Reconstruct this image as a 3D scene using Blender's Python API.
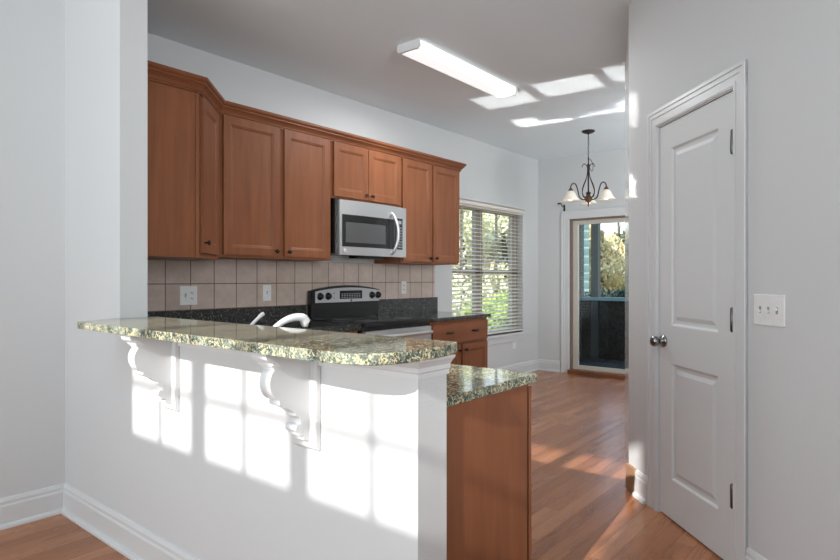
import bpy, bmesh, math, random
from mathutils import Vector, Matrix, Euler
R = math.radians
random.seed(7)
for o in list(bpy.data.objects):
    bpy.data.objects.remove(o)
S = bpy.context.scene
COL = S.collection

# ------------------------------------------------------------------ camera
cam = bpy.data.cameras.new('camera')
co = bpy.data.objects.new('camera', cam); COL.objects.link(co)
cam.sensor_width = 36; cam.lens = 585.745 / 840 * 36; cam.shift_y = -0.00102
cam.clip_start = 0.02; cam.clip_end = 300
co.location = (0, 0, 1.22); co.rotation_euler = (R(90), 0, R(-50.594))
S.camera = co

# ------------------------------------------------------------------ world
W = bpy.data.worlds.new('sky'); S.world = W; W.use_nodes = True
nt = W.node_tree; nt.nodes.clear()
wo = nt.nodes.new('ShaderNodeOutputWorld'); bg = nt.nodes.new('ShaderNodeBackground')
tc = nt.nodes.new('ShaderNodeTexCoord'); sx = nt.nodes.new('ShaderNodeSeparateXYZ')
rp = nt.nodes.new('ShaderNodeValToRGB'); no = nt.nodes.new('ShaderNodeTexNoise')
mx = nt.nodes.new('ShaderNodeMix'); mx.data_type = 'RGBA'
r2 = nt.nodes.new('ShaderNodeValToRGB')
rp.color_ramp.elements[0].position = 0.0; rp.color_ramp.elements[0].color = (.92, .95, 1, 1)
rp.color_ramp.elements[1].position = .5; rp.color_ramp.elements[1].color = (.36, .58, .95, 1)
no.inputs['Scale'].default_value = 5; no.inputs['Detail'].default_value = 6
r2.color_ramp.elements[0].position = .48; r2.color_ramp.elements[1].position = .68
nt.links.new(tc.outputs['Generated'], sx.inputs[0]); nt.links.new(sx.outputs['Z'], rp.inputs[0])
nt.links.new(tc.outputs['Generated'], no.inputs['Vector']); nt.links.new(no.outputs['Fac'], r2.inputs[0])
nt.links.new(r2.outputs[0], mx.inputs[0]); nt.links.new(rp.outputs[0], mx.inputs[6])
mx.inputs[7].default_value = (.95, .96, 1, 1)
nt.links.new(mx.outputs[2], bg.inputs[0]); bg.inputs[1].default_value = 2.4
nt.links.new(bg.outputs[0], wo.inputs[0])

# ------------------------------------------------------------------ lights
SLOPE, AZ = .53, .11                       # sun falls .53 and drifts .11 to +Y for each metre of +X
def lamp(name, kind, loc, direction, power, color=(1, 1, 1), **kw):
    l = bpy.data.lights.new(name, kind); o = bpy.data.objects.new(name, l); COL.objects.link(o)
    o.location = loc; o.rotation_euler = Vector(direction).to_track_quat('-Z', 'Y').to_euler()
    l.energy = power; l.color = color
    for k, v in kw.items(): setattr(l, k, v)
    return o
lamp('sun', 'SUN', (-8, -1, 6), (1, AZ, -SLOPE), 6.4, (1, .97, .93), angle=R(.65))
# added fill lamps, not real windows, brightening the living room, kitchen and breakfast corner
COOL = (.895, .96, 1)
lamp('living_room_fill', 'AREA', (-.9, .3, 3.9), (0.1, 0.05, -1), 40, COOL, shape='RECTANGLE', size=3.0, size_y=3.4)
lamp('living_room_rear_fill', 'AREA', (-2.45, 1.3, 1.6), (1, -.03, .42), 132, COOL, shape='RECTANGLE', size=3.0, size_y=1.7)
lamp('kitchen_side_fill', 'AREA', (.2, -2.4, 1.9), (3.5, 5.5, .2), 25, COOL, shape='RECTANGLE', size=1.6, size_y=1.6, spread=R(54))  # unseen fill, narrowed and aimed onto the kitchen cabinets
lamp('breakfast_fill', 'AREA', (5.7, -.1, 1.6), (.6, 1, 0.25), 62, COOL, shape='RECTANGLE', size=1.8, size_y=1.4, spread=R(130))
# narrow lamps added on the granite, standing in for sunlight it reflects upward
GLINT = 4.6
def glint(x0, x1, y0, y1, z):
    d = Vector((1, AZ, SLOPE)).normalized()
    el = math.asin(d.z)
    w = (y1 - y0) * math.cos(math.atan(AZ)); h = (x1 - x0) * math.sin(el)
    up = Vector((-d.x * d.z, -d.y * d.z, 1 - d.z * d.z)).normalized()
    p = Vector((x1, (y0 + y1) / 2, z + .004)) + up * (h / 2) + d * .004
    lamp('granite_glint_lamp', 'AREA', p, d, GLINT * w * h * (1.7 if z < 1 else 1), (1, .99, .96), shape='RECTANGLE', size=w, size_y=h, spread=R(.7))
for a in ((.99, 1.36, 2.14, 2.64, 1.04), (.99, 1.36, 1.53, 2.035, 1.04), (.99, 1.36, .93, 1.437, 1.04),
          (1.53, 1.85, 2.44, 2.69, .885), (1.74, 1.86, 2.15, 2.44, .885), (1.80, 1.86, 1.98, 2.05, .885),
          (1.76, 1.86, 1.62, 1.94, .885), (1.56, 1.86, 1.49, 1.64, .885), (1.62, 1.86, 1.0, 1.06, .885)):
    glint(*a)

S.view_settings.view_transform = 'Standard'; S.view_settings.look = 'None'
S.view_settings.exposure = 0.0; S.view_settings.gamma = 1.0; S.view_settings.use_curve_mapping = False
S.cycles.use_denoising = True
S.cycles.max_bounces = 10; S.cycles.diffuse_bounces = 6; S.cycles.transparent_max_bounces = 16
S.cycles.sample_clamp_indirect = 6

# ------------------------------------------------------------------ materials
class M:
    def __init__(s, name, color=(.8, .8, .8), rough=.5, metal=0, spec=.5):
        s.m = bpy.data.materials.new(name); s.m.use_nodes = True
        s.t = s.m.node_tree; s.b = s.t.nodes['Principled BSDF']
        s.b.inputs['Base Color'].default_value = (*color, 1); s.b.inputs['Roughness'].default_value = rough
        s.b.inputs['Metallic'].default_value = metal; s.b.inputs['Specular IOR Level'].default_value = spec
    def n(s, kind, **kw):
        d = s.t.nodes.new(kind)
        for k, v in kw.items():
            if k in d.inputs: d.inputs[k].default_value = v
            else: setattr(d, k, v)
        return d
    def l(s, a, b): s.t.links.new(a, b)
    def pos(s, scale=(1, 1, 1), loc=(0, 0, 0), rot=(0, 0, 0), obj=False):
        m = s.n('ShaderNodeMapping'); m.inputs['Scale'].default_value = scale
        m.inputs['Location'].default_value = loc; m.inputs['Rotation'].default_value = rot
        if obj: s.l(s.n('ShaderNodeTexCoord').outputs['Object'], m.inputs[0])
        else: s.l(s.n('ShaderNodeNewGeometry').outputs['Position'], m.inputs[0])
        return m.outputs[0]
    def ramp(s, fac, stops):
        r = s.n('ShaderNodeValToRGB'); e = r.color_ramp.elements
        while len(e) < len(stops): e.new(.5)
        for q, (p, c) in zip(e, stops): q.position = p; q.color = (*c, 1)
        s.l(fac, r.inputs[0]); return r.outputs[0]
    def mix(s, fac, a, b, mode='MIX'):
        m = s.n('ShaderNodeMix', data_type='RGBA', blend_type=mode)
        for v, i in ((fac, 0), (a, 6), (b, 7)):
            if isinstance(v, (int, float)): m.inputs[i].default_value = v
            elif isinstance(v, tuple): m.inputs[i].default_value = (*v, 1)
            else: s.l(v, m.inputs[i])
        return m.outputs[2]
    def base(s, o): s.l(o, s.b.inputs['Base Color'])
    def bump(s, h, strength=.2, dist=.01):
        b = s.n('ShaderNodeBump'); b.inputs['Strength'].default_value = strength; b.inputs['Distance'].default_value = dist
        s.l(h, b.inputs['Height']); s.l(b.outputs[0], s.b.inputs['Normal'])

def paint(name, c, rough=.6, b=.06, scale=120):
    m = M(name, c, rough, spec=.35)
    n = m.n('ShaderNodeTexNoise', Scale=scale, Detail=3.0); m.l(m.pos(), n.inputs['Vector'])
    m.bump(n.outputs['Fac'], b, .004); return m.m
WALL = paint('wall_paint', (.61, .615, .615), .65)
DRYWALL = paint('rough_wall_paint', (.61, .615, .615), .7, .35, 170)
CEIL = paint('ceiling_paint', (.77, .83, .86), .8)
TRIM = paint('white_trim_paint', (.645, .65, .65), .32, .02)
DOORW = paint('white_door_paint', (.655, .665, .665), .55, .03)
SEMI = paint('semigloss_wall_paint', (.61, .615, .615), .12, .02)

def wood(name, c1, c2, rough, axis='Z', k=1.0):
    m = M(name, c1, rough)
    sc = {'Z': (9, 9, .7), 'X': (.7, 9, 9)}[axis]
    n = m.n('ShaderNodeTexNoise', Scale=2.2 * k, Detail=7.0, Roughness=.6, Distortion=.6); m.l(m.pos(sc), n.inputs['Vector'])
    n2 = m.n('ShaderNodeTexNoise', Scale=1.3, Detail=3.0); m.l(m.pos((2, 2, 1)), n2.inputs['Vector'])
    a = m.ramp(n.outputs['Fac'], [(.3, c2), (.7, c1)])
    b = m.ramp(n2.outputs['Fac'], [(.3, (.82, .82, .82)), (.7, (1.08, 1.08, 1.08))])
    m.b.inputs['Specular IOR Level'].default_value = .22
    m.base(m.mix(1.0, a, b, 'MULTIPLY')); m.bump(n.outputs['Fac'], .04, .003); return m.m
CAB = wood('cherry_cabinet_wood', (.262, .098, .045), (.198, .070, .031), .42)
CABX = wood('cherry_cabinet_rail_wood', (.262, .097, .045), (.198, .069, .031), .42, 'X')
CROWN = wood('cherry_crown_wood', (.24, .085, .037), (.18, .060, .026), .4, 'X')
SILLW = wood('oak_threshold_wood', (.26, .10, .045), (.18, .065, .03), .35, 'X')
TANW = wood('tan_board_wood', (.36, .22, .14), (.30, .17, .10), .5)  # tan grained wood for the board at the pantry wall corner

m = M('oak_plank_floor', rough=.26, spec=.32)
br = m.n('ShaderNodeTexBrick', offset=.37, offset_frequency=2, squash=1.0)
br.inputs['Scale'].default_value = 1; br.inputs['Brick Width'].default_value = 1.05; br.inputs['Row Height'].default_value = .083
br.inputs['Mortar Size'].default_value = .0008; br.inputs['Mortar Smooth'].default_value = .3; br.inputs['Bias'].default_value = 0
br.inputs['Color1'].default_value = (.0, .0, .0, 1); br.inputs['Color2'].default_value = (1, 1, 1, 1); br.inputs['Mortar'].default_value = (.5, .5, .5, 1)
m.l(m.pos((1, 1, 1), (.3, .02, 0)), br.inputs['Vector'])
off = m.n('ShaderNodeVectorMath', operation='MULTIPLY_ADD')
m.l(br.outputs['Color'], off.inputs[0]); off.inputs[1].default_value = (7, 3, 0); m.l(m.pos((1.1, 11, 1)), off.inputs[2])
g = m.n('ShaderNodeTexNoise', Scale=2.3, Detail=8.0, Roughness=.62, Distortion=1.1); m.l(off.outputs[0], g.inputs['Vector'])
plank = m.ramp(br.outputs['Color'], [(0, (.30, .122, .055)), (.5, (.39, .165, .08)), (1, (.47, .215, .11))])
grain = m.ramp(g.outputs['Fac'], [(.28, (.62, .56, .52)), (.5, (.98, .97, .96)), (.75, (1.12, 1.12, 1.12))])
wd = m.mix(1.0, plank, grain, 'MULTIPLY')
m.base(m.mix(br.outputs['Fac'], wd, (.13, .055, .03)))
rr = m.n('ShaderNodeMapRange'); m.l(g.outputs['Fac'], rr.inputs[0]); rr.inputs[3].default_value = .32; rr.inputs[4].default_value = .20
m.l(rr.outputs[0], m.b.inputs['Roughness']); m.bump(g.outputs['Fac'], .05, .003)
FLOOR = m.m

m = M('green_gold_granite', rough=.06, spec=.25)
v1 = m.n('ShaderNodeTexVoronoi', Scale=240.0); m.l(m.pos(), v1.inputs['Vector'])
v2 = m.n('ShaderNodeTexVoronoi', Scale=210.0); m.l(m.pos((1, 1, 1), (3, 1, 2)), v2.inputs['Vector'])
n1 = m.n('ShaderNodeTexNoise', Scale=14.0, Detail=6.0, Roughness=.65); m.l(m.pos(), n1.inputs['Vector'])
n2 = m.n('ShaderNodeTexNoise', Scale=48.0, Detail=4.0, Roughness=.6); m.l(m.pos(), n2.inputs['Vector'])
sp = m.n('ShaderNodeSeparateColor'); m.l(v1.outputs['Color'], sp.inputs[0])
sp2 = m.n('ShaderNodeSeparateColor'); m.l(v2.outputs['Color'], sp2.inputs[0])
base = m.ramp(n1.outputs['Fac'], [(.38, (.02, .035, .032)), (.5, (.085, .12, .10)), (.60, (.28, .33, .27))])
fl = m.ramp(sp.outputs[0], [(.0, (.012, .02, .02)), (.45, (.05, .07, .065)), (.75, (.17, .19, .155)), (1, (.55, .52, .38))])
c = m.mix(.55, base, fl)
gold = m.ramp(sp2.outputs[1], [(.58, (0, 0, 0)), (.72, (1, 1, 1))])
gm = m.n('ShaderNodeMath', operation='MULTIPLY'); m.l(gold, gm.inputs[0])
gr = m.ramp(n2.outputs['Fac'], [(.38, (0, 0, 0)), (.55, (1, 1, 1))]); m.l(gr, gm.inputs[1])
c = m.mix(gm.outputs[0], c, (.58, .49, .28))
m.bump(n2.outputs['Fac'], .035, .004); m.base(c); GRANITE = m.m
m = M('unlit_granite', rough=.06, spec=.5)  # bar's stone again, its unlit look put into a darker colour
v1 = m.n('ShaderNodeTexVoronoi', Scale=130.0); m.l(m.pos(), v1.inputs['Vector'])
sp = m.n('ShaderNodeSeparateColor'); m.l(v1.outputs['Color'], sp.inputs[0])
m.base(m.ramp(sp.outputs[0], [(0, (.012, .013, .013)), (.75, (.035, .037, .036)), (.93, (.06, .062, .055)), (1, (.18, .17, .13))]))
GRANITE_UNLIT = m.m

m = M('beige_tile', rough=.35)
br = m.n('ShaderNodeTexBrick', offset=0.0, squash=1.0)
br.inputs['Scale'].default_value = 1; br.inputs['Brick Width'].default_value = .179; br.inputs['Row Height'].default_value = .179
br.inputs['Mortar Size'].default_value = .0035; br.inputs['Mortar Smooth'].default_value = .15
br.inputs['Color1'].default_value = (.0, .0, .0, 1); br.inputs['Color2'].default_value = (1, 1, 1, 1); br.inputs['Mortar'].default_value = (.5, .5, .5, 1)
cx = m.n('ShaderNodeCombineXYZ'); sx = m.n('ShaderNodeSeparateXYZ'); m.l(m.pos((1, 1, 1), (-2.287 + .179 * 20, 0, -1.188 + .179 * 10)), sx.inputs[0])
m.l(sx.outputs['X'], cx.inputs[0]); m.l(sx.outputs['Z'], cx.inputs[1]); m.l(cx.outputs[0], br.inputs['Vector'])
n = m.n('ShaderNodeTexNoise', Scale=9.0, Detail=6.0, Roughness=.65); m.l(m.pos(), n.inputs['Vector'])
tcol = m.ramp(br.outputs['Color'], [(0, (.50, .395, .335)), (.5, (.545, .44, .375)), (1, (.575, .455, .40))])
mot = m.ramp(n.outputs['Fac'], [(.3, (.82, .80, .79)), (.7, (1.08, 1.08, 1.08))])
m.base(m.mix(br.outputs['Fac'], m.mix(1.0, tcol, mot, 'MULTIPLY'), (.14, .085, .06)))
inv = m.n('ShaderNodeMath', operation='SUBTRACT'); inv.inputs[0].default_value = 1; m.l(br.outputs['Fac'], inv.inputs[1])
m.bump(inv.outputs[0], .5, .003); TILE = m.m

def metal(name, c, rough, brushed=True):
    m = M(name, c, rough, 1.0)
    if brushed:
        n = m.n('ShaderNodeTexNoise', Scale=3.0, Detail=4.0); m.l(m.pos((3, 3, 260)), n.inputs['Vector'])
        m.bump(n.outputs['Fac'], .04, .002)
    return m.m
STEEL = metal('brushed_stainless', (.68, .68, .68), .42)

NICKEL = metal('satin_nickel', (.30, .30, .30), .2, False)
HINGE = metal('dark_nickel', (.13, .13, .13), .3, False)
BRONZE = metal('oil_rubbed_bronze', (.055, .04, .032), .42, False)
def plain(name, c, rough=.5, spec=.5):
    m = M(name, c, rough, spec=spec)
    n = m.n('ShaderNodeTexNoise', Scale=60.0, Detail=2.0); m.l(m.pos(), n.inputs['Vector'])
    m.base(m.ramp(n.outputs['Fac'], [(.3, tuple(v * .95 for v in c)), (.7, c)])); return m.m
CHROME = plain('white_chrome', (.78, .78, .78), .16, .9)
BLACK = plain('black_enamel', (.012, .012, .012), .25)
BGLASS = plain('black_glass', (.018, .018, .019), .06)
MGLASS = plain('grey_oven_glass', (.085, .085, .085), .18)
IRON = plain('black_iron', (.018, .015, .014), .5)
COPPER = plain('brown_bronze_hub', (.13, .055, .032), .4)
PLATE = plain('white_plastic', (.80, .80, .79), .35)
SLOTC = plain('grey_slot', (.30, .30, .30), .5)
SILVER = plain('silver_panel', (.44, .44, .44), .35)
ALMOND = plain('almond_plastic', (.72, .70, .66), .35)
FRAMEC = plain('cream_vinyl_frame', (.56, .52, .45), .4)
FRAMEC_SHADE = plain('shaded_cream_vinyl_frame', (.30, .27, .235), .4)  # cream frame with its backlit shade put into the colour
SLAT = plain('cream_blind_slat', (.76, .71, .64), .45)
GROOVE = plain('dark_gap', (.03, .014, .008), .7)
GREYKEY = plain('grey_keypad_print', (.32, .32, .33), .5)
def glow(name, c, e, base=(.85, .83, .8)):
    m = M(name, base, .4); m.b.inputs['Emission Color'].default_value = (*c, 1); m.b.inputs['Emission Strength'].default_value = e; return m.m
DIFF = glow('lit_fixture_diffuser', (.95, .98, 1), .75)
BULB = glow('warm_bulb', (1, .86, .62), 2.6)
SHADE = glow('frosted_shade_glass', (1, .84, .62), .16, (.80, .75, .67))
m = M('window_glass', (1, 1, 1), .0)
lp = m.t.nodes['Material Output']; tr = m.n('ShaderNodeBsdfTransparent'); gl = m.n('ShaderNodeBsdfGlossy'); gl.inputs['Roughness'].default_value = .0
fr = m.n('ShaderNodeFresnel', IOR=1.45); ms = m.n('ShaderNodeMixShader')
tr.inputs[0].default_value = (.93, .96, .95, 1)
ge = m.n('ShaderNodeNewGeometry'); mm = m.n('ShaderNodeMath', operation='MULTIPLY'); iv = m.n('ShaderNodeMath', operation='SUBTRACT'); iv.inputs[0].default_value = 1.0
m.l(ge.outputs['Backfacing'], iv.inputs[1]); m.l(fr.outputs[0], mm.inputs[0]); m.l(iv.outputs[0], mm.inputs[1]); m.l(mm.outputs[0], ms.inputs[0]); m.l(tr.outputs[0], ms.inputs[1]); m.l(gl.outputs[0], ms.inputs[2]); m.l(ms.outputs[0], lp.inputs[0])
GLASS = m.m
def leafm(name, cs):
    m = M(name, cs[0], .55, spec=.3)
    v = m.n('ShaderNodeTexNoise', Scale=6.0, Detail=4.0, Roughness=.7); m.l(m.pos(), v.inputs['Vector'])
    k = len(cs) - 1
    m.base(m.ramp(v.outputs['Fac'], [(.3 + .4 * i / k, c) for i, c in enumerate(cs)])); return m.m
LEAFG = leafm('bright_hedge_leaves', [(.22, .36, .06), (.45, .58, .12), (.70, .76, .32)])
LEAFY = leafm('yellow_olive_leaves', [(.52, .42, .20), (.72, .60, .34), (.86, .77, .54)])
LEAFP = leafm('pine_needles', [(.08, .11, .07), (.20, .22, .14), (.30, .30, .2)])
LEAFD = leafm('dark_evergreen_leaves', [(.012, .022, .02), (.03, .05, .04), (.05, .075, .055)])
BARK = leafm('bark', [(.10, .075, .05), (.2, .16, .11)])
GRASS = leafm('lawn', [(.30, .24, .13), (.40, .36, .16), (.34, .42, .12)])
JAMB = plain('shaded_door_jamb', (.20, .15, .11), .45)  # cream jamb darkened in its colour for the shade on it
TEAL = plain('dark_teal_porch_paint', (.055, .085, .088), .6)
TEALP = plain('grey_teal_post_paint', (.085, .092, .085), .6)
RAILC = plain('pale_teal_rail_paint', (.22, .33, .34), .5)
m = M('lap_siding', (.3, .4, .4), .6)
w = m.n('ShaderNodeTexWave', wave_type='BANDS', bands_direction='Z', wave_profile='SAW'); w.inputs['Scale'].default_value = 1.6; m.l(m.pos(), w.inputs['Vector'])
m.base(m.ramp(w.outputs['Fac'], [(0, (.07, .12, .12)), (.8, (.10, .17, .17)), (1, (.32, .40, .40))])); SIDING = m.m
m = M('outdoor_carpet', (.03, .04, .045), .95)
n = m.n('ShaderNodeTexNoise', Scale=14.0, Detail=5.0); m.l(m.pos(), n.inputs['Vector'])
m.base(m.ramp(n.outputs['Fac'], [(.35, (.02, .03, .035)), (.7, (.07, .095, .10))])); CARPET = m.m
m = M('dark_porch_screen', (.03, .03, .025), .9)
n = m.n('ShaderNodeTexNoise', Scale=30.0, Detail=3.0); m.l(m.pos(), n.inputs['Vector'])
m.base(m.ramp(n.outputs['Fac'], [(.35, (.018, .018, .014)), (.7, (.05, .05, .038))])); SCREEN = m.m

# ------------------------------------------------------------------ mesh helpers
def box(bm, x0, x1, y0, y1, z0, z1, mi=0, bev=0):
    vs = [bm.verts.new((x, y, z)) for z in (z0, z1) for y in (y0, y1) for x in (x0, x1)]
    fs = []
    for q in ((0, 2, 3, 1), (4, 5, 7, 6), (0, 1, 5, 4), (2, 6, 7, 3), (0, 4, 6, 2), (1, 3, 7, 5)):
        f = bm.faces.new([vs[i] for i in q]); f.material_index = mi; fs.append(f)
    if bev:
        es = list({e for f in fs for e in f.edges})
        r = bmesh.ops.bevel(bm, geom=es, offset=bev, segments=2, affect='EDGES', profile=.6)
        for f in r['faces']: f.material_index = mi
def prism(bm, poly, z0, z1, bev=0, mi=0):
    a = [bm.verts.new((x, y, z0)) for x, y in poly]; b = [bm.verts.new((x, y, z1)) for x, y in poly]
    n = len(poly); fs = [bm.faces.new(a[::-1]), bm.faces.new(b)]
    for i in range(n): fs.append(bm.faces.new((a[i], a[(i + 1) % n], b[(i + 1) % n], b[i])))
    for f in fs: f.material_index = mi
    if bev:
        es = [e for e in fs[1].edges] + [e for e in fs[0].edges]
        bmesh.ops.bevel(bm, geom=es, offset=bev, segments=3, affect='EDGES', profile=.6)
def xz_prism(bm, poly, y0, y1, bev=0):
    a = [bm.verts.new((x, y0, z)) for x, z in poly]; b = [bm.verts.new((x, y1, z)) for x, z in poly]
    n = len(poly); fs = [bm.faces.new(a), bm.faces.new(b[::-1])]
    for i in range(n): fs.append(bm.faces.new((a[(i + 1) % n], a[i], b[i], b[(i + 1) % n])))
    if bev:
        bmesh.ops.bevel(bm, geom=list(fs[0].edges) + list(fs[1].edges), offset=bev, segments=2, affect='EDGES')
def sweep(bm, path, prof, side=1, closed=False):
    """profile (out, z) swept along a floor path with mitred corners; out is to the right of travel for side=1"""
    n = len(path); rings = []
    for i, p in enumerate(path):
        def nrm(a, b):
            d = Vector((b[0] - a[0], b[1] - a[1])).normalized(); return Vector((d.y, -d.x)) * side
        if i == 0: nv = nrm(path[0], path[1]); k = 1
        elif i == n - 1: nv = nrm(path[-2], path[-1]); k = 1
        else:
            n1 = nrm(path[i - 1], p); n2 = nrm(p, path[i + 1]); nv = (n1 + n2).normalized(); k = 1 / max(.3, nv.dot(n1))
        rings.append([bm.verts.new((p[0] + nv.x * o * k, p[1] + nv.y * o * k, z)) for o, z in prof])
    m_ = len(prof)
    for a, b in zip(rings, rings[1:]):
        for j in range(m_): bm.faces.new((a[j], a[(j + 1) % m_], b[(j + 1) % m_], b[j]))
    bm.faces.new(rings[0][::-1]); bm.faces.new(rings[-1])
def tube(bm, pts, rad, seg=10, caps=True):
    pts = [Vector(p) for p in pts]; rs = rad if isinstance(rad, (list, tuple)) else [rad] * len(pts)
    rings = []; prev = None
    for i, p in enumerate(pts):
        t = (pts[min(i + 1, len(pts) - 1)] - pts[max(i - 1, 0)]).normalized()
        if prev is None:
            u = t.orthogonal().normalized()
        else:
            u = (prev - t * prev.dot(t)).normalized()
        prev = u; v = t.cross(u)
        rings.append([bm.verts.new(p + (u * math.cos(2 * math.pi * j / seg) + v * math.sin(2 * math.pi * j / seg)) * rs[i]) for j in range(seg)])
    for a, b in zip(rings, rings[1:]):
        for j in range(seg):
            f = bm.faces.new((a[j], a[(j + 1) % seg], b[(j + 1) % seg], b[j])); f.smooth = True
    if caps: bm.faces.new(rings[0][::-1]); bm.faces.new(rings[-1])
def spline(ps, n=8):
    ps = [Vector(p) for p in ps]; out = []
    for i in range(len(ps) - 1):
        p0, p1, p2, p3 = ps[max(i - 1, 0)], ps[i], ps[i + 1], ps[min(i + 2, len(ps) - 1)]
        for j in range(n):
            t = j / n
            out.append(.5 * ((2 * p1) + (p2 - p0) * t + (2 * p0 - 5 * p1 + 4 * p2 - p3) * t * t + (3 * p1 - p0 - 3 * p2 + p3) * t ** 3))
    return out + [ps[-1]]
def lathe(bm, prof, c=(0, 0, 0), seg=24, rot=None):
    c = Vector(c); rings = []
    for r, z in prof:
        ring = []
        for j in range(seg):
            v = Vector((r * math.cos(2 * math.pi * j / seg), r * math.sin(2 * math.pi * j / seg), z))
            if rot is not None: v = rot @ v
            ring.append(bm.verts.new(c + v))
        rings.append(ring)
    for a, b in zip(rings, rings[1:]):
        for j in range(seg):
            f = bm.faces.new((a[j], a[(j + 1) % seg], b[(j + 1) % seg], b[j])); f.smooth = True
    if prof[0][0] > 1e-6: bm.faces.new(rings[0][::-1])
    if prof[-1][0] > 1e-6: bm.faces.new(rings[-1])
TOWARD = Matrix.Rotation(R(90), 3, 'X')      # local z of a lathe -> -y (towards the viewer of a front)
def panel_door(bm, w, h, t, panels, prof):
    """slab, front at y=0, back at y=t; recessed/raised panels follow prof [(inset, depth)]"""
    def q(a): return bm.faces.new([bm.verts.new(p) for p in a])
    x0, x1 = panels[0][0], panels[0][2]
    q([(0, 0, 0), (x0, 0, 0), (x0, 0, h), (0, 0, h)]); q([(x1, 0, 0), (w, 0, 0), (w, 0, h), (x1, 0, h)])
    zs = [0] + [z for p in panels for z in (p[1], p[3])] + [h]
    for a, b in zip(zs[::2], zs[1::2]): q([(x0, 0, a), (x1, 0, a), (x1, 0, b), (x0, 0, b)])
    for (a, b, c, d) in panels:
        loops = [(0, 0)] + prof
        for (i0, d0), (i1, d1) in zip(loops, loops[1:]):
            A = [(a + i0, d0, b + i0), (c - i0, d0, b + i0), (c - i0, d0, d - i0), (a + i0, d0, d - i0)]
            B = [(a + i1, d1, b + i1), (c - i1, d1, b + i1), (c - i1, d1, d - i1), (a + i1, d1, d - i1)]
            for k in range(4): q([A[k], A[(k + 1) % 4], B[(k + 1) % 4], B[k]])
        i1, d1 = loops[-1]
        q([(a + i1, d1, b + i1), (c - i1, d1, b + i1), (c - i1, d1, d - i1), (a + i1, d1, d - i1)])
    q([(0, 0, 0), (0, 0, h), (0, t, h), (0, t, 0)]); q([(w, 0, 0), (w, t, 0), (w, t, h), (w, 0, h)])
    q([(0, 0, h), (w, 0, h), (w, t, h), (0, t, h)]); q([(0, 0, 0), (0, t, 0), (w, t, 0), (w, 0, 0)])
    q([(0, t, 0), (0, t, h), (w, t, h), (w, t, 0)])
    bmesh.ops.remove_doubles(bm, verts=bm.verts[:], dist=1e-5)
    bmesh.ops.recalc_face_normals(bm, faces=bm.faces[:])
def new(): return bmesh.new()
def obj(name, bm, mat, parent=None, recalc=True):
    if recalc: bmesh.ops.recalc_face_normals(bm, faces=bm.faces[:])
    me = bpy.data.meshes.new(name); bm.to_mesh(me); bm.free()
    for m_ in (mat if isinstance(mat, (list, tuple)) else [mat]): me.materials.append(m_)
    o = bpy.data.objects.new(name, me); COL.objects.link(o)
    if parent: o.parent = parent
    return o
def bobj(name, mat, parent, *bxs, bev=0):
    bm = new()
    for b in bxs: box(bm, *b, bev=bev)
    return obj(name, bm, mat, parent)
def tag(o, label, cat, group=None, kind=None):
    o['label'] = label; o['category'] = cat
    if group: o['group'] = group
    if kind: o['kind'] = kind
    return o
def thing(name, label, cat, loc=(0, 0, 0), rz=0, group=None):
    o = bpy.data.objects.new(name, None); COL.objects.link(o); o.location = loc; o.rotation_euler = (0, 0, rz)
    return tag(o, label, cat, group)
def struct(name, bm, mat, label, cat):
    return tag(obj(name, bm, mat), label, cat, kind='structure')
def copy_tree(o, parent=None):
    c = o.copy(); COL.objects.link(c)
    if parent: c.parent = parent
    for ch in list(o.children): copy_tree(ch, c)
    return c

# ================================================================== the setting
H1, H2 = 2.82, 4.0                           # kitchen and living room ceilings
XW, XB = 1.20, 1.327                         # faces of the half wall
YK, YL, XF = 3.78, 3.41, 7.11
PC = Vector((3.41, 1.227)); PD = Vector((-1, -1)) / 2 ** .5; PN = Vector((1, -1)) / 2 ** .5   # pantry wall: corner, along, into
RE = Vector((4.40, 1.612))                   # where the pantry's return wall ends
def pw(s, depth=0): v = PC + PD * s + PN * depth; return (v.x, v.y)

bm = new(); box(bm, -2.75, 7.26, -2.75, 3.95, -.12, 0); struct('floor', bm, FLOOR, 'brown oak plank floor running through both rooms', 'floor')
bm = new(); box(bm, XW, 7.26, -2.6, 3.95, H1, H1 + .12); struct('ceiling', bm, CEIL, 'flat grey-white kitchen ceiling with patches of reflected sun', 'ceiling')
bm = new(); box(bm, -2.75, XB, -2.75, 3.95, H2, H2 + .12); struct('ceiling_living', bm, CEIL, 'high living room ceiling above the camera', 'ceiling')
bm = new(); box(bm, XW, XB, -2.6, YK, H1, H2); struct('wall_header', bm, WALL, 'wall above the kitchen opening up to the high ceiling', 'wall')
bm = new(); box(bm, -2.75, XW, YL, YL + .12, 0, H2); struct('wall_left', bm, WALL, 'grey-white wall at the left edge with a white baseboard', 'wall')
# stub wall and half wall are one plastered body
bm = new()
box(bm, XW, XB, 2.764, 3.95, 0, H1, 0); box(bm, XW, XB, .993, 2.764, 0, 1.01, 0)
for f in bm.faces:
    if abs(f.calc_center_median().y - .993) < .002: f.material_index = 1
struct('wall_peninsula', bm, [WALL, DRYWALL], 'white half wall under the granite bar with the tall wall end beside it', 'wall')
# kitchen wall with window hole
WX0, WX1, WZ0, WZ1 = 5.15, 6.70, .545, 2.085
bm = new()
box(bm, XB, WX0, YK, YK + .17, 0, H1); box(bm, WX1, 7.26, YK, YK + .17, 0, H1)
box(bm, WX0, WX1, YK, YK + .17, 0, WZ0); box(bm, WX0, WX1, YK, YK + .17, WZ1, H1)
struct('wall_kitchen', bm, WALL, 'grey-white kitchen wall behind the cherry cabinets, with the window', 'wall')
DY0, DY1, DZ = 2.49, 3.335, 2.0
bm = new()
box(bm, XF, XF + .15, DY1, YK, 0, H1); box(bm, XF, XF + .15, -.3, DY0, 0, H1); box(bm, XF, XF + .15, DY0, DY1, DZ, H1)
struct('wall_far', bm, WALL, 'grey-white far wall around the glass porch door', 'wall')
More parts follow.
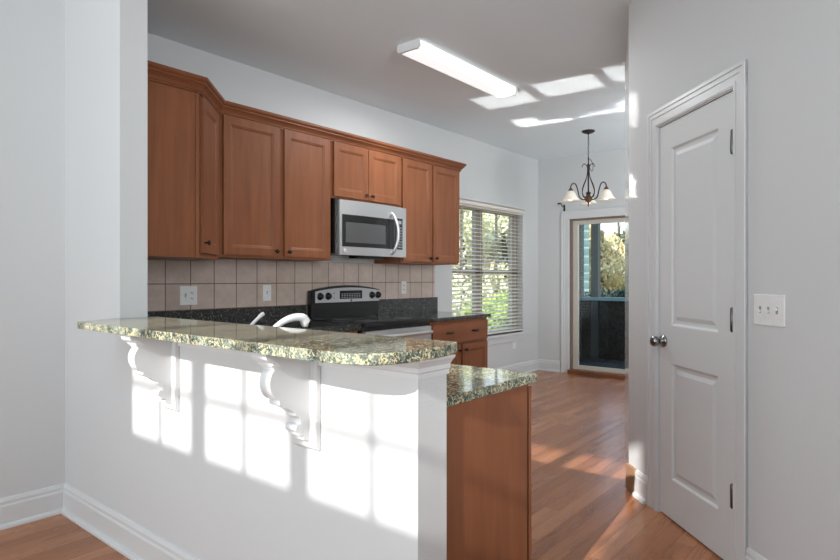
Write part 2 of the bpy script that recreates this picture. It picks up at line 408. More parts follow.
# pantry wall with door hole; s runs right along it from its free corner
O0, O1, OZ = .337, .977, 2.019
bm = new()
prism(bm, [pw(0), pw(O0), pw(O0, .115), (PC.x + .02, PC.y - .12)], 0, H2 if False else H1)
prism(bm, [pw(O1), pw(2.9), pw(2.9, .115), pw(O1, .115)], 0, H1)
prism(bm, [pw(O0), pw(O1), pw(O1, .115), pw(O0, .115)], OZ, H1)
struct('wall_pantry', bm, WALL, 'grey-white diagonal pantry wall on the right with the white door', 'wall')
bm = new(); a = pw(1.2); b = pw(2.9)
prism(bm, [(XW - .001, XW - .001 - (PC.x - PC.y)), (b[0], b[1]), pw(2.9, .115), (XW - .001, XW - .001 - (PC.x - PC.y) - .163)], H1, H2)
struct('wall_pantry_upper', bm, WALL, 'high part of the diagonal wall in the living room', 'wall')
d = (RE - PC).normalized(); nn = Vector((d.y, -d.x))
bm = new(); prism(bm, [PC, RE, RE + nn * .12, PC + nn * .12], 0, H1)
struct('wall_return', bm, SEMI, 'narrow glossy return of the pantry wall beside the porch door', 'wall')
bm = new(); box(bm, RE.x, RE.x + .12, -.3, RE.y - .02, 0, H1); box(bm, RE.x, XF, -.3, -.18, 0, H1)
struct('wall_breakfast', bm, WALL, 'walls of the breakfast corner hidden behind the pantry', 'wall')
# the living room behind the camera, three high windows that let the sun in
e = pw(2.9)
bm = new(); box(bm, e[0] - .0, e[0] + .12, -2.75, e[1], 0, H2); struct('wall_right', bm, WALL, 'right wall of the living room behind the camera', 'wall')
bm = new(); box(bm, -2.75, e[0] + .12, -2.75, -2.6, 0, H2); struct('wall_side', bm, WALL, 'side wall of the living room behind the camera', 'wall')
XBW = -2.6; SH = AZ * (XW - XBW); UP = SLOPE * (XW - XBW)
pan = [(2.634 - SH, 2.136 - SH), (2.035 - SH, 1.531 - SH), (1.437 - SH, .880 - SH)]
Z0, Z1 = .545 + UP, 1.46 + UP
bm = new()
box(bm, XBW - .1, XBW, -2.75, 3.41, 0, Z0); box(bm, XBW - .1, XBW, -2.75, 3.41, Z1, H2)
ys = [3.41] + [v for p in pan for v in p] + [-2.75]
for a, b in zip(ys[::2], ys[1::2]): box(bm, XBW - .1, XBW, b, a, Z0, Z1)
struct('wall_behind', bm, WALL, 'living room wall behind the camera with three high windows', 'wall')
for i, (a, b) in enumerate(pan):
    c = (a + b) / 2; zz = .785 + UP
    w = bobj('window_%d' % (i + 2), TRIM, None, (XBW - .06, XBW - .03, c - .013, c + .013, Z0, Z1), (XBW - .055, XBW - .035, b, a, zz - .011, zz + .011))
    tag(w, 'muntins of high living room window number %s from the left wall' % ('one', 'two', 'three')[i], 'window', kind='structure')

# ------------------------------------------------------------------ trim
BASE = [(0, 0), (.016, 0), (.016, .105), (.012, .115), (.012, .128), (.006, .143), (0, .145)]
SHOE = [(.016, 0), (.032, 0), (.031, .010), (.026, .018), (.016, .022)]
def baseboard(name, path, side, label):
    bm = new(); sweep(bm, path, BASE, side); sweep(bm, path, SHOE, side)
    struct(name, bm, TRIM, label, 'baseboard')
baseboard('baseboard_left', [(-2.6, YL), (XW, YL), (XW, .993)], 1, 'white baseboard along the left wall and the half wall')
baseboard('baseboard_far', [(4.83, YK), (XF, YK), (XF, 3.452)], 1, 'white baseboard in the far corner below the window')
baseboard('baseboard_pantry', [pw(.106), pw(.237)], 1, 'short white baseboard between the corner and the pantry door')
baseboard('baseboard_right', [pw(1.066), pw(2.9)], 1, 'white baseboard right of the pantry door')
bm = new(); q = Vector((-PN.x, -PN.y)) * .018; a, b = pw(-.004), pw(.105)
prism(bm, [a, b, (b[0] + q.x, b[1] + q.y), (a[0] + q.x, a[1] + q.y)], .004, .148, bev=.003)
tag(obj('corner_block', bm, TANW), 'short tan wood board at the foot of the pantry wall corner', 'wood block')
# moulding under the bar, round the half wall
CAP = [(0, .955), (.010, .955), (.010, .968), (.014, .972), (.014, .984), (.022, .995), (.030, 1.003), (.032, 1.01), (0, 1.01)]
bm = new(); sweep(bm, [(XW, 2.764), (XW, .993), (XB, .993)], CAP, 1)
struct('trim_1', bm, TRIM, 'white cove moulding round the half wall directly under the granite bar', 'moulding')
# door casing helper: three-sided casing with stepped profile, in a wall frame (x right, y into wall, z up)
def casing(name, root, x0, x1, z1, w, mat=TRIM):
    bm = new()
    for (a, b, t) in ((0, w, .009), (.006, .020, .012), (w * .55, w, .0125), (w - .016, w, .017)):
        box(bm, x0 - b, x0 - a, -t, 0, 0, z1 + a); box(bm, x1 + a, x1 + b, -t, 0, 0, z1 + a); box(bm, x0 - b, x1 + b, -t, 0, z1 + a, z1 + b)
    return obj(name, bm, mat, root)

# ------------------------------------------------------------------ pantry door
root = thing('door_1', 'white two-panel pantry door with nickel knob in the diagonal wall', 'door', (PC.x, PC.y, 0), R(-135)); root['kind'] = 'structure'
casing('door_casing', root, .337, .977, 2.019, .086)
bobj('door_jamb', TRIM, root, (.337, .345, 0, .115, 0, 2.019), (.969, .977, 0, .115, 0, 2.019), (.337, .977, 0, .115, 2.013, 2.019), (.345, .357, .055, .115, 0, 2.013), (.957, .969, .055, .115, 0, 2.013))
bm = new(); DW = .618
panel_door(bm, DW, 1.997, .035, [(.115, .197, DW - .107, .785), (.115, .972, DW - .107, 1.872)], [(.004, .001), (.012, .009), (.020, .0105), (.030, .0105), (.050, .003)])
slab = obj('door_slab', bm, DOORW, root); slab.location = (.3475, .004, .012)
bm = new()
lathe(bm, [(.031, 0), (.032, .004), (.030, .010), (.014, .013), (.011, .020), (.011, .032), (.018, .037), (.026, .044), (.0285, .055), (.025, .065), (.014, .071), (0, .072)], (.048, 0, .889), 24, TOWARD)
obj('door_knob', bm, NICKEL, slab)
for z in (1.795, 1.05, .312):
    bm = new(); lathe(bm, [(0, -.052), (.005, -.052), (.0085, -.046), (.0085, .046), (.005, .052), (0, .052)], (.9665, -.004, z), 10)
    box(bm, .954, .966, .001, .0045, z - .045, z + .045)
    obj('hinge', bm, HINGE, root)

# ------------------------------------------------------------------ porch door in the far wall (local x = -Y)
root = thing('door_2', 'full glass porch door with cream frame in the far wall', 'door', (XF, DY1, 0), R(-90)); root['kind'] = 'structure'
wd = DY1 - DY0
casing('door_casing', root, 0, wd, DZ, .105)
bobj('door_frame', JAMB, root, (0, .025, .02, .15, .05, DZ), (wd - .025, wd, .02, .15, .05, DZ), (.025, wd - .025, .02, .15, DZ - .022, DZ))
bobj('threshold', SILLW, root, (0, wd, -.05, .15, 0, .05), bev=.004)
leaf = bobj('door_leaf', FRAMEC, root, (.028, .10, .05, .09, .052, DZ - .024), (wd - .12, wd - .028, .05, .09, .052, DZ - .024), (.10, wd - .12, .05, .09, .052, .105), (.10, wd - .12, .05, .09, 1.925, DZ - .024))
bobj('pane', GLASS, leaf, (.10, wd - .12, .068, .072, .105, 1.925))

# ------------------------------------------------------------------ kitchen window and its blind
root = thing('window_1', 'twin double hung window with cream frame in the kitchen wall', 'window', (0, 0, 0)); root['kind'] = 'structure'
y0, y1 = YK + .085, YK + .14
MC0, MC1 = 5.735, 5.875
fb = [(WX0, WX0 + .07, y0, y1, WZ0, WZ1), (WX1 - .13, WX1, y0, y1, WZ0, WZ1), (MC0, MC1, y0, y1, WZ0, WZ1), (WX0, WX1, y0, y1, WZ0, WZ0 + .06), (WX0, WX1, y0, y1, WZ1 - .06, WZ1),
      (WX0, WX1, y0, y1, 1.285, 1.335)]
fr = bobj('window_frame', FRAMEC_SHADE, root, *fb)
for (a, b) in ((WX0 + .07, MC0), (MC1, WX1 - .13)):
    c = (a + b) / 2
    bobj('muntin', FRAMEC_SHADE, fr, (c - .011, c + .011, y0 + .01, y1 - .02, 1.335, WZ1 - .06))
    bobj('pane', GLASS, fr, (a, b, y0 + .03, y0 + .034, WZ0 + .06, 1.285), (a, b, y0 + .03, y0 + .034, 1.335, WZ1 - .06))
bobj('window_sill', TRIM, root, (5.10, 6.78, YK - .045, YK, .515, .545), (WX0, WX1, YK, y0, .53, .545), (5.12, 6.76, YK - .018, YK, .44, .515), bev=.003)
root = thing('window_blind', 'cream slatted blind lowered over the kitchen window', 'blind', (0, 0, 0))
bm = new(); box(bm, 5.14, 6.66, YK - .060, YK - .048, 2.055, 2.105, bev=.003); box(bm, 5.14, 6.66, YK - .060, YK - .002, 2.094, 2.105); box(bm, 5.16, 6.69, YK + .0, YK + .05, 2.04, 2.08)
obj('valance', bm, SLAT, root)
bm = new(); n = 33; za, zb = .605, 2.03
for i in range(n):
    z = za + (zb - za) * i / (n - 1); c, s_ = math.cos(R(16)) * .025, math.sin(R(16)) * .025
    prev = None
    pts = [(YK + .03 - c, z - s_), (YK + .03, z + .0025), (YK + .03 + c, z + s_)]
    lo = [(a, b - .003) for a, b in pts]
    ring = pts + lo[::-1]
    A = [bm.verts.new((WX0 + .012, a, b)) for a, b in ring]; B = [bm.verts.new((WX1 - .012, a, b)) for a, b in ring]
    bm.faces.new(A); bm.faces.new(B[::-1])
    for j in range(6): bm.faces.new((A[j], B[j], B[(j + 1) % 6], A[(j + 1) % 6]))
obj('slats', bm, SLAT, root)
bobj('bottom_rail', SLAT, root, (WX0 + .012, WX1 - .012, YK + .005, YK + .055, .562, .582), bev=.003)
for x in (5.34, 5.80, 6.5):
    bobj('ladder_cord', SLAT, root, (x - .003, x + .003, YK + .0, YK + .002, .58, 2.04), (x - .003, x + .003, YK + .058, YK + .06, .58, 2.04))
bm = new(); tube(bm, [(6.66, YK - .02, 2.03), (6.665, YK - .012, 1.2)], .0025, 6); lathe(bm, [(0, -.025), (.006, -.02), (.004, .01), (0, .012)], (6.665, YK - .012, 1.19), 8)
obj('pull_cord', bm, SLAT, root)

# ================================================================== kitchen cabinets
def knob(parent, x, z, mat=BRONZE):
    bm = new(); lathe(bm, [(.007, 0), (.006, .006), (.006, .014), (.014, .019), (.016, .025), (.012, .031), (0, .033)], (x, 0, z), 14, TOWARD)
    return obj('knob', bm, mat, parent)
SHK = [(.004, .003), (.010, .004), (.016, .009), (.018, .010)]
def cab_door(parent, x0, x1, z0, z1, y, knob_at=None, st=.052):
    bm = new(); w, h = x1 - x0, z1 - z0
    panel_door(bm, w, h, .019, [(st, st, w - st, h - st)], SHK)
    dr = obj('door', bm, CAB, parent); dr.location = (x0, y, z0)
    if knob_at: knob(dr, knob_at[0], knob_at[1])
    return dr
UB, UT, YF = 1.365, 2.312, 3.452
# diagonal corner cabinet
root = thing('corner_wall_cabinet', 'tall cherry corner wall cabinet with diagonal door beside the white wall end', 'cabinet', (0, 0, 0))
bm = new(); prism(bm, [(XB + .002, 3.15), (1.812, 3.15), (2.116, YF), (2.124, YF), (2.124, YK - .002), (XB + .002, YK - .002)], UB - .02, UT)
obj('carcass', bm, CAB, root)
bobj('end_stile', CAB, root, (1.790, 1.812, 3.146, 3.1505, UB - .02, UT))
dr = thing('diagonal_front', '', ''); del dr['label']; del dr['category']
bpy.data.objects.remove(dr)
bm = new(); L = (Vector((2.116, YF)) - Vector((1.812, 3.15))).length
panel_door(bm, L - .05, UT - UB - .035, .019, [(.058, .058, L - .108, UT - UB - .093)], SHK)
dr = obj('door', bm, CAB, root); q = Vector((1.812, 3.15)) + Vector((1, 1)) / 2 ** .5 * .025 + Vector((1, -1)) / 2 ** .5 * .020
dr.location = (q.x, q.y, UB + .01); dr.rotation_euler = (0, 0, R(45)); knob(dr, .035, .06)
def upper(label, x0, x1, z0, doors, knobs):
    root = thing('wall_cabinet', label, 'cabinet', (0, 0, 0))
    bobj('carcass', CAB, root, (x0, x1, YF, YK - .002, z0, UT))
    for (a, b, k) in doors:
        dx = .032 if k == 'L' else (b - a) - .032
        cab_door(root, a, b, z0 + .018, UT - .012, YF - .0195, (dx, .035))
    return root
upper('cherry wall cabinet with two tall doors left of the microwave', 2.126, 3.098, UB, [(2.151, 2.597, 'R'), (2.643, 3.073, 'L')], 0)
upper('short cherry wall cabinet directly above the microwave', 3.100, 3.925, 1.858, [(3.120, 3.498, 'R'), (3.504, 3.905, 'L')], 0)
upper('cherry wall cabinet with two tall doors between microwave and window', 3.927, 4.815, UB, [(3.940, 4.355, 'R'), (4.383, 4.803, 'L')], 0)
CR = [(0, 2.298), (.009, 2.298), (.009, 2.306), (.015, 2.310), (.015, 2.316), (.021, 2.328), (.034, 2.342), (.040, 2.345), (.040, 2.354), (.048, 2.360), (.054, 2.368), (.054, 2.383), (0, 2.383)]
bm = new(); sweep(bm, [(XB + .003, 3.147), (1.812, 3.147), (2.117, YF - .003), (4.818, YF - .003), (4.818, YK - .003)], CR, 1)
tag(obj('crown_moulding', bm, CROWN), 'dark cherry crown moulding running along the top of all wall cabinets', 'moulding')

# tiles
bm = new(); box(bm, XB + .002, 4.83, YK - .009, YK - .0005, .88, UB - .0)
tag(obj('tile_backsplash', bm, TILE), 'beige square tile backsplash below the wall cabinets', 'backsplash')

# right base cabinet
CT, CB = .885, .855
root = thing('base_cabinet', 'cherry base cabinet with wide drawer and two doors right of the stove', 'cabinet', (0, 0, 0))
bobj('carcass', CAB, root, (3.925, 4.815, 3.115, YK - .012, .10, CB), (3.925, 4.815, 3.18, YK - .012, 0, .10))
bm = new(); panel_door(bm, .855, .178, .019, [(.012, .012, .843, .166)], [(.002, .001)]); dr = obj('drawer', bm, CABX, root); dr.location = (3.943, 3.095, .652)
for x in (.24, .64): 
    bm = new(); pts = spline([(x - .045, 0, .09), (x - .04, -.018, .09), (x, -.026, .088), (x + .04, -.018, .09), (x + .045, 0, .09)], 5); tube(bm, pts, [.006 + .003 * math.sin(math.pi * i / (len(pts) - 1)) for i in range(len(pts))], 8)
    obj('pull', bm, BRONZE, dr)
cab_door(root, 3.943, 4.352, .115, .625, 3.095, (.409 - .032, .46)); cab_door(root, 4.385, 4.798, .115, .625, 3.095, (.032, .46))
# left run base cabinet
root = thing('base_cabinet', 'cherry base cabinet under the worktop between corner and stove', 'cabinet', (0, 0, 0))
bobj('carcass', CAB, root, (1.88, 3.10, 3.155, YK - .012, .10, .837), (1.88, 3.10, 3.22, YK - .012, 0, .10))
for a, b, k in ((2.0, 2.52, .488), (2.55, 3.08, .032)):
    cab_door(root, a, b, .115, .625, 3.135, (k, .46)); bobj('drawer', CABX, root, (a, b, 3.136, 3.155, .65, .83), bev=.002)
# peninsula base cabinet
root = thing('base_cabinet', 'cherry peninsula base cabinet whose plain end panel faces the camera', 'cabinet', (0, 0, 0))
bobj('carcass', CAB, root, (XB + .002, 1.812, 1.022, 1.64, .10, CB), (XB + .002, 1.812, 1.64, 2.44, .10, .69), (1.77, 1.812, 1.64, 2.44, .69, CB), (XB + .002, 1.812, 2.44, 3.115, .10, .836), (XB + .002, 1.75, 1.022, 3.115, 0, .10))
bobj('end_panel', CAB, root, (XB + .002, 1.808, 1.004, 1.022, 0, CB))
bobj('gap_strip', GROOVE, root, (1.808, 1.8225, 1.010, 1.03, 0.10, CB))
for a, b in ((1.006, 1.50), (1.53, 2.02), (2.05, 2.55), (2.58, 3.06)):
    bm = new(); panel_door(bm, b - a, .735, .019, [(.058, .058, b - a - .058, .677)], SHK)
    dr = obj('door', bm, CAB, root); dr.location = (1.842, a, .108); dr.rotation_euler = (0, 0, R(90)); knob(dr, .04, .66)
# worktops
SX0, SX1, SY0, SY1 = 1.45, 1.735, 1.66, 2.42
root = thing('worktop', 'polished green granite worktop of the peninsula and the left corner', 'countertop', (0, 0, 0))
bm = new()
def grid_slab(bm, xs, ys, keep, z0, z1):
    vt = {}
    def V(i, j, z): 
        k = (i, j, z)
        if k not in vt: vt[k] = bm.verts.new((xs[i], ys[j], z))
        return vt[k]
    for i in range(len(xs) - 1):
        for j in range(len(ys) - 1):
            if not keep(i, j): continue
            bm.faces.new((V(i, j, z1), V(i + 1, j, z1), V(i + 1, j + 1, z1), V(i, j + 1, z1)))
            bm.faces.new((V(i, j, z0), V(i, j + 1, z0), V(i + 1, j + 1, z0), V(i + 1, j, z0)))
            for (di, dj, A, B) in ((-1, 0, (i, j), (i, j + 1)), (1, 0, (i + 1, j), (i + 1, j + 1)), (0, -1, (i, j), (i + 1, j)), (0, 1, (i, j + 1), (i + 1, j + 1))):
                u, v = i + di, j + dj
                if not (0 <= u < len(xs) - 1 and 0 <= v < len(ys) - 1 and keep(u, v)):
                    bm.faces.new((V(*A, z0), V(*B, z0), V(*B, z1), V(*A, z1)))
grid_slab(bm, [XB + .001, SX0, SX1, 1.872, 3.106], [.997, SY0, SY1, 3.12, YK - .012], lambda i, j: i < 3 and j < 3 and not (i == 1 and j == 1), CB, CT)
bmesh.ops.recalc_face_normals(bm, faces=bm.faces[:])
es = [e for e in bm.edges if len(e.link_faces) == 2 and e.calc_face_angle(0) > .5 and max(v.co.z for v in e.verts) - min(v.co.z for v in e.verts) < .001]
bmesh.ops.bevel(bm, geom=es, offset=.004, segments=2, affect='EDGES')
obj('slab', bm, GRANITE, root)
bobj('corner_slab', GRANITE_UNLIT, root, (XB + .001, 3.106, 3.1205, YK - .012, .838, CT), bev=.003)
bobj('backsplash', GRANITE_UNLIT, root, (XB + .002, 3.106, YK - .03, YK - .0095, CT, 1.008), bev=.002)
bobj('backsplash', GRANITE_UNLIT, root, (XB + .001, XB + .021, 2.80, YK - .031, CT, 1.008), bev=.002)
root = thing('worktop', 'short unlit-toned granite worktop right of the stove with its own backsplash', 'countertop', (0, 0, 0))
bobj('slab', GRANITE_UNLIT, root, (3.918, 4.845, 3.085, YK - .012, CB, CT), bev=.004)
bobj('backsplash', GRANITE_UNLIT, root, (3.93, 4.85, YK - .035, YK - .0095, CT, 1.032), bev=.002)
poly = [(1.37, 2.762), (1.199, 2.762), (1.199, 2.80), (.992, 2.685), (.99, 2.0), (.988, 1.45), (.982, 1.25), (.980, 1.12), (.985, 1.06), (.998, 1.015), (1.022, .982), (1.06, .961), (1.12, .950), (1.20, .942), (1.29, .958), (1.362, .981), (1.37, .990)]
bm = new(); prism(bm, poly[::-1], 1.0105, 1.0405, bev=.005)
tag(obj('bar_top', bm, GRANITE), 'green granite bar top with rounded end lying on the white half wall', 'countertop')
# sink and faucet
root = thing('kitchen_sink', 'stainless sink let into the peninsula worktop behind the bar', 'sink', (0, 0, 0))
bm = new(); x0, x1, ya, yb = SX0 + .002, SX1 - .002, SY0 + .002, SY1 - .002
box(bm, x0, x1, ya, yb, .70, .705)
for b in ((x0, x0 + .004, ya, yb), (x1 - .004, x1, ya, yb), (x0, x1, ya, ya + .004), (x0, x1, yb - .004, yb), (x0, x1, 2.03, 2.05)): box(bm, *b, .705, .86)
obj('basin', bm, STEEL, root)
bm = new(); lathe(bm, [(0, .706), (.035, .706), (.04, .709)], (1.6, 1.85, 0), 20); obj('drain', bm, CHROME, root)
root = thing('kitchen_faucet', 'chrome single-spout faucet rising behind the granite bar', 'faucet', (1.385, 1.92, CT))
bm = new(); lathe(bm, [(.030, 0), (.030, .008), (.024, .014), (.022, .09), (.020, .10), (0, .105)], (0, 0, 0), 20); obj('base', bm, CHROME, root)
bm = new(); pts = spline([(.0, 0, .095), (.04, 0, .138), (.09, 0, .166), (.14, 0, .178), (.185, 0, .174), (.205, 0, .155)], 6)
tube(bm, pts, [.011 + .007 * min(1, max(0, i / len(pts) - .25) * 2) for i in range(len(pts))], 14); obj('spout', bm, CHROME, root)
bm = new(); pts = spline([(.185, 0, .168), (.195, 0, .152), (.198, 0, .138)], 4); tube(bm, pts, [.016, .016, .016, .016, .016, .016, .014, .012, .012], 12); obj('spray_head', bm, ALMOND, root)
bm = new(); lathe(bm, [(.022, 0), (.022, .01), (.017, .02), (.016, .07), (.012, .08), (0, .083)], (.02, .20, 0), 18)
pts = spline([(.02, .20, .075), (.06, .198, .13), (.115, .195, .178), (.13, .195, .187)], 5); tube(bm, pts, [.008] * 6 + [.007] * 4 + [.009] * 6, 10); obj('handle', bm, CHROME, root)

# ------------------------------------------------------------------ corbels
prof = [(1.180, 1.009), (1.040, 1.009), (1.040, .964), (1.046, .960), (1.046, .956)]
for i in range(13):                                  # scroll bulge
    t = i / 12; prof.append((1.050 - .020 * math.sin(math.pi * t) ** .7 + .006 * t, .955 - .088 * t))
prof += [(1.068, .863), (1.068, .849), (1.080, .842), (1.095, .836), (1.112, .826), (1.128, .814), (1.128, .806)]
for i in range(6):                                   # cove above the bead
    a = R(75 - i * 21); prof.append((1.1275 + .022 * math.cos(a) - .003, .786 + .020 * math.sin(a)))
for i in range(9):                                   # bead
    a = R(65 + i * 26); prof.append((1.139 + .0125 * math.cos(a), .767 + .0125 * math.sin(a)))
prof += [(1.138, .752), (1.138, .746), (1.157, .742), (1.157, .728), (1.168, .724), (1.172, .722), (1.180, .716)]
def corbel(yc, label):
    root = thing('corbel', label, 'corbel', (0, yc, 0), 0, 'corbels under the bar')
    bm = new(); xz_prism(bm, prof, -.026, .026); obj('bracket', bm, TRIM, root)
    bm = new(); xz_prism(bm, [(1.014, 1.0085), (1.011, .999), (1.014, .989), (1.024, .981), (1.034, .977), (1.036, .970), (1.042, .966), (1.17, .966), (1.17, 1.0085)], -.038, .038); obj('cap', bm, TRIM, root)
    bm = new(); xz_prism(bm, [(1.1995, .692), (1.190, .692), (1.180, .702), (1.180, 1.008), (1.1995, 1.008)], -.055, .055, bev=.002); obj('back_plate', bm, TRIM, root)
corbel(2.284, 'white scrolled corbel under the bar, nearer the tall wall end')
corbel(1.436, 'white scrolled corbel under the bar, nearer its rounded end')

# ------------------------------------------------------------------ range
root = thing('kitchen_range', 'stainless and black electric range standing below the microwave', 'stove', (0, 0, 0))
RX0, RX1 = 3.112, 3.912
bobj('body', BLACK, root, (RX0, RX1, 3.12, 3.745, .02, .862), bev=.003)
bobj('cooktop', BGLASS, root, (RX0 - .002, RX1 + .002, 3.075, 3.69, .862, .892), bev=.006)
for (x, y, r) in ((3.30, 3.25, .10), (3.72, 3.25, .075), (3.30, 3.52, .075), (3.72, 3.52, .10)):
    bm = new(); lathe(bm, [(r - .002, .8925), (r, .8925), (r, .8929), (r - .002, .8929)], (x, y, 0), 32); obj('burner_ring', bm, MGLASS, root)
dr = bobj('oven_door', STEEL, root, (RX0 + .004, RX1 - .004, 3.085, 3.12, .22, .825), bev=.004)
bobj('oven_window', BGLASS, dr, (RX0 + .12, RX1 - .12, 3.082, 3.0855, .34, .66))
bm = new(); pts = spline([(RX0 + .05, 3.085, .775), (RX0 + .055, 3.05, .778), (RX0 + .1, 3.035, .778), (3.5, 3.03, .778), (RX1 - .1, 3.035, .778), (RX1 - .055, 3.05, .778), (RX1 - .05, 3.085, .775)], 5)
tube(bm, pts, .016, 12); obj('handle', bm, STEEL, dr)
bobj('storage_drawer', STEEL, root, (RX0 + .004, RX1 - .004, 3.088, 3.12, .05, .21), bev=.004)
bg = bobj('riser', BLACK, root, (RX0 + .004, RX1 - .004, 3.70, 3.745, .892, 1.025))
# arched control panel
bm = new(); arch = [(RX0 + .0, 1.012)] + [(RX1 - .0, 1.012), (RX1, 1.125)] + [(RX1 - (RX1 - RX0) * i / 12, 1.125 + .042 * math.sin(math.pi * i / 12) ** .8) for i in range(1, 12)] + [(RX0, 1.125)]
xz_prism(bm, arch[::-1], 3.695, 3.745, bev=.006); bg = obj('backguard', bm, BLACK, root)
bm = new(); arch = [(RX0 + .035, 1.024), (RX1 - .012, 1.024), (RX1 - .012, 1.118)] + [(RX1 - .012 - (RX1 - RX0 - .047) * i / 12, 1.118 + .030 * math.sin(math.pi * i / 12) ** .8) for i in range(1, 12)] + [(RX0 + .035, 1.118)]
xz_prism(bm, arch[::-1], 3.684, 3.696, bev=.003); cp = obj('control_panel', bm, SILVER, bg)
for x in (3.192, 3.280, 3.800, 3.878):
    bm = new(); lathe(bm, [(.031, 0), (.031, .004), (.024, .006), (.022, .024), (.018, .028), (0, .028)], (x, 3.684, 1.078), 20, TOWARD); box(bm, x - .004, x + .004, 3.650, 3.657, 1.058, 1.098)
    obj('knob', bm, BLACK, bg)
bobj('display', BGLASS, bg, (3.41, 3.675, 3.680, 3.6845, 1.052, 1.122), bev=.001)
bm = new()
for i in range(8):
    for j in range(3): box(bm, 3.43 + i * .029, 3.446 + i * .029, 3.679, 3.6803, 1.060 + j * .015, 1.067 + j * .015)
obj('display_print', bm, GREYKEY, bg)
bm = new(); lathe(bm, [(.010, 0), (.010, .002), (0, .002)], (3.545, 3.684, 1.036), 16, TOWARD); obj('badge', bm, MGLASS, bg)
for x, z in ((3.345, 1.10), (3.345, 1.06)):
    bm = new(); lathe(bm, [(.005, 0), (.005, .002), (0, .002)], (x, 3.684, z), 10, TOWARD); obj('indicator_light', bm, BLACK, bg)

# ------------------------------------------------------------------ microwave
root = thing('microwave_oven', 'stainless over-the-range microwave hanging under the short cabinet', 'microwave', (0, 0, 0))
MX0, MX1, MZ0, MZ1 = 3.141, 3.938, 1.412, 1.846
bobj('housing', BLACK, root, (MX0 - .026, MX1 - .045, 3.42, YK - .012, MZ0 + .01, MZ1 + .008))
def bow(x, z=0): t = (x - MX0) / (MX1 - MX0); return 3.395 - .026 * 4 * t * (1 - t)
def bowed(bm, x0, x1, z0, z1, off, back, n=14):
    pr = []
    F = []
    for i in range(n + 1):
        x = x0 + (x1 - x0) * i / n
        F.append([bm.verts.new((x, bow(x) - off, z0)), bm.verts.new((x, bow(x) - off, z1)), bm.verts.new((x, back, z1)), bm.verts.new((x, back, z0))])
    for a, b in zip(F, F[1:]):
        for k in range(4): bm.faces.new((a[k], b[k], b[(k + 1) % 4], a[(k + 1) % 4]))
    bm.faces.new(F[0]); bm.faces.new(F[-1][::-1])
bm = new(); bowed(bm, MX0, MX1, MZ0, MZ1, 0, 3.42); fc = obj('front_panel', bm, STEEL, root)
bm = new(); bowed(bm, 3.165, 3.760, 1.478, 1.732, .002, 3.41); dr = obj('door_glass', bm, BLACK, root)
bm = new(); bowed(bm, 3.198, 3.640, 1.512, 1.672, .0032, 3.41); obj('window', bm, MGLASS, dr)
bm = new(); bowed(bm, 3.765, 3.880, 1.478, 1.748, .002, 3.41); kp = obj('keypad', bm, BLACK, root)
bm = new()
for i in range(4):
    for j in range(8): bowed(bm, 3.782 + i * .023, 3.797 + i * .023, 1.492 + j * .024, 1.504 + j * .024, .003, 3.41, 1)
bowed(bm, 3.785, 3.862, 1.70, 1.728, .003, 3.41, 2)
obj('key_print', bm, GREYKEY, kp)
bm = new(); hx = 3.725
pts = spline([(hx, bow(hx) + .003, 1.785), (hx, bow(hx) - .030, 1.755), (hx + .012, bow(hx) - .055, 1.68), (hx + .016, bow(hx) - .062, 1.61), (hx + .012, bow(hx) - .055, 1.54), (hx, bow(hx) - .030, 1.465), (hx, bow(hx) + .003, 1.435)], 6)
tube(bm, pts, .0145, 12); obj('handle', bm, STEEL, root)
bm = new(); lathe(bm, [(.017, 0), (.017, .002), (.015, .003), (0, .003)], (3.192, bow(3.192), 1.444), 20, TOWARD); bd = obj('badge', bm, ALMOND, root)
bm = new(); pts = [(3.192 + .009 * math.cos(t) * (1 if t < 5 else .6), bow(3.192) - .0035, 1.444 + .009 * math.sin(t)) for t in [i * .35 for i in range(22)]]; tube(bm, pts, .0012, 5); obj('badge_emblem', bm, MGLASS, bd)
bobj('vent_grille', BLACK, root, (3.40, 3.72, 3.46, 3.56, 1.392, 1.4225)); 

# ------------------------------------------------------------------ outlets, switches
def plate(name, label, loc, rz, w, h, kind, cat, mat=PLATE):
    root = thing(name, label, cat, loc, rz)
    bm = new(); box(bm, -w / 2, w / 2, -.006, 0, -h / 2, h / 2, bev=.003); obj('cover_plate', bm, mat, root)
    n = 1 if w < .09 else 2 if w < .14 else 3
    for i in range(n):
        x = (i - (n - 1) / 2) * .046
        k = kind[i % len(kind)]
        if k == 'o':
            for z in (.020, -.020):
                bm = new(); box(bm, x - .015, x + .015, -.008, -.0055, z - .013, z + .013, bev=.001); s_ = obj('socket', bm, mat, root)
                bobj('slot', BLACK, s_, (x - .008, x - .005, -.0084, -.0079, z - .005, z + .006), (x + .005, x + .008, -.0084, -.0079, z - .005, z + .006), (x - .002, x + .002, -.0084, -.0079, z - .011, z - .007))
        else:
            bobj('toggle_slot', SLOTC, root, (x - .006, x + .006, -.0066, -.0058, -.013, .013))
            bm = new(); box(bm, x - .004, x + .004, -.018, -.006, .0 if k == 'u' else -.010, .010 if k == 'u' else 0, bev=.001); obj('toggle', bm, mat, root)
            for z in (.030, -.030):
                bm = new(); lathe(bm, [(.0025, 0), (.0025, .0008), (0, .001)], (x, -.006, z), 8, TOWARD); obj('screw', bm, ALMOND, root)
    return root
plate('wall_outlet', 'double white outlet and switch plate on the tiles, leftmost of the three', (2.092, YK - .009, 1.108), 0, .124, .128, 'do', 'outlet')
plate('light_switch', 'single white switch plate on the tiles left of the stove', (2.733, YK - .009, 1.115), 0, .074, .122, 'd', 'switch')
plate('wall_outlet', 'single almond outlet on the tiles right of the stove', (4.334, YK - .009, 1.138), 0, .076, .122, 'o', 'outlet', ALMOND)
plate('wall_outlet', 'single white outlet low on the wall under the window', (6.47, YK, .40), 0, .074, .118, 'o', 'outlet')
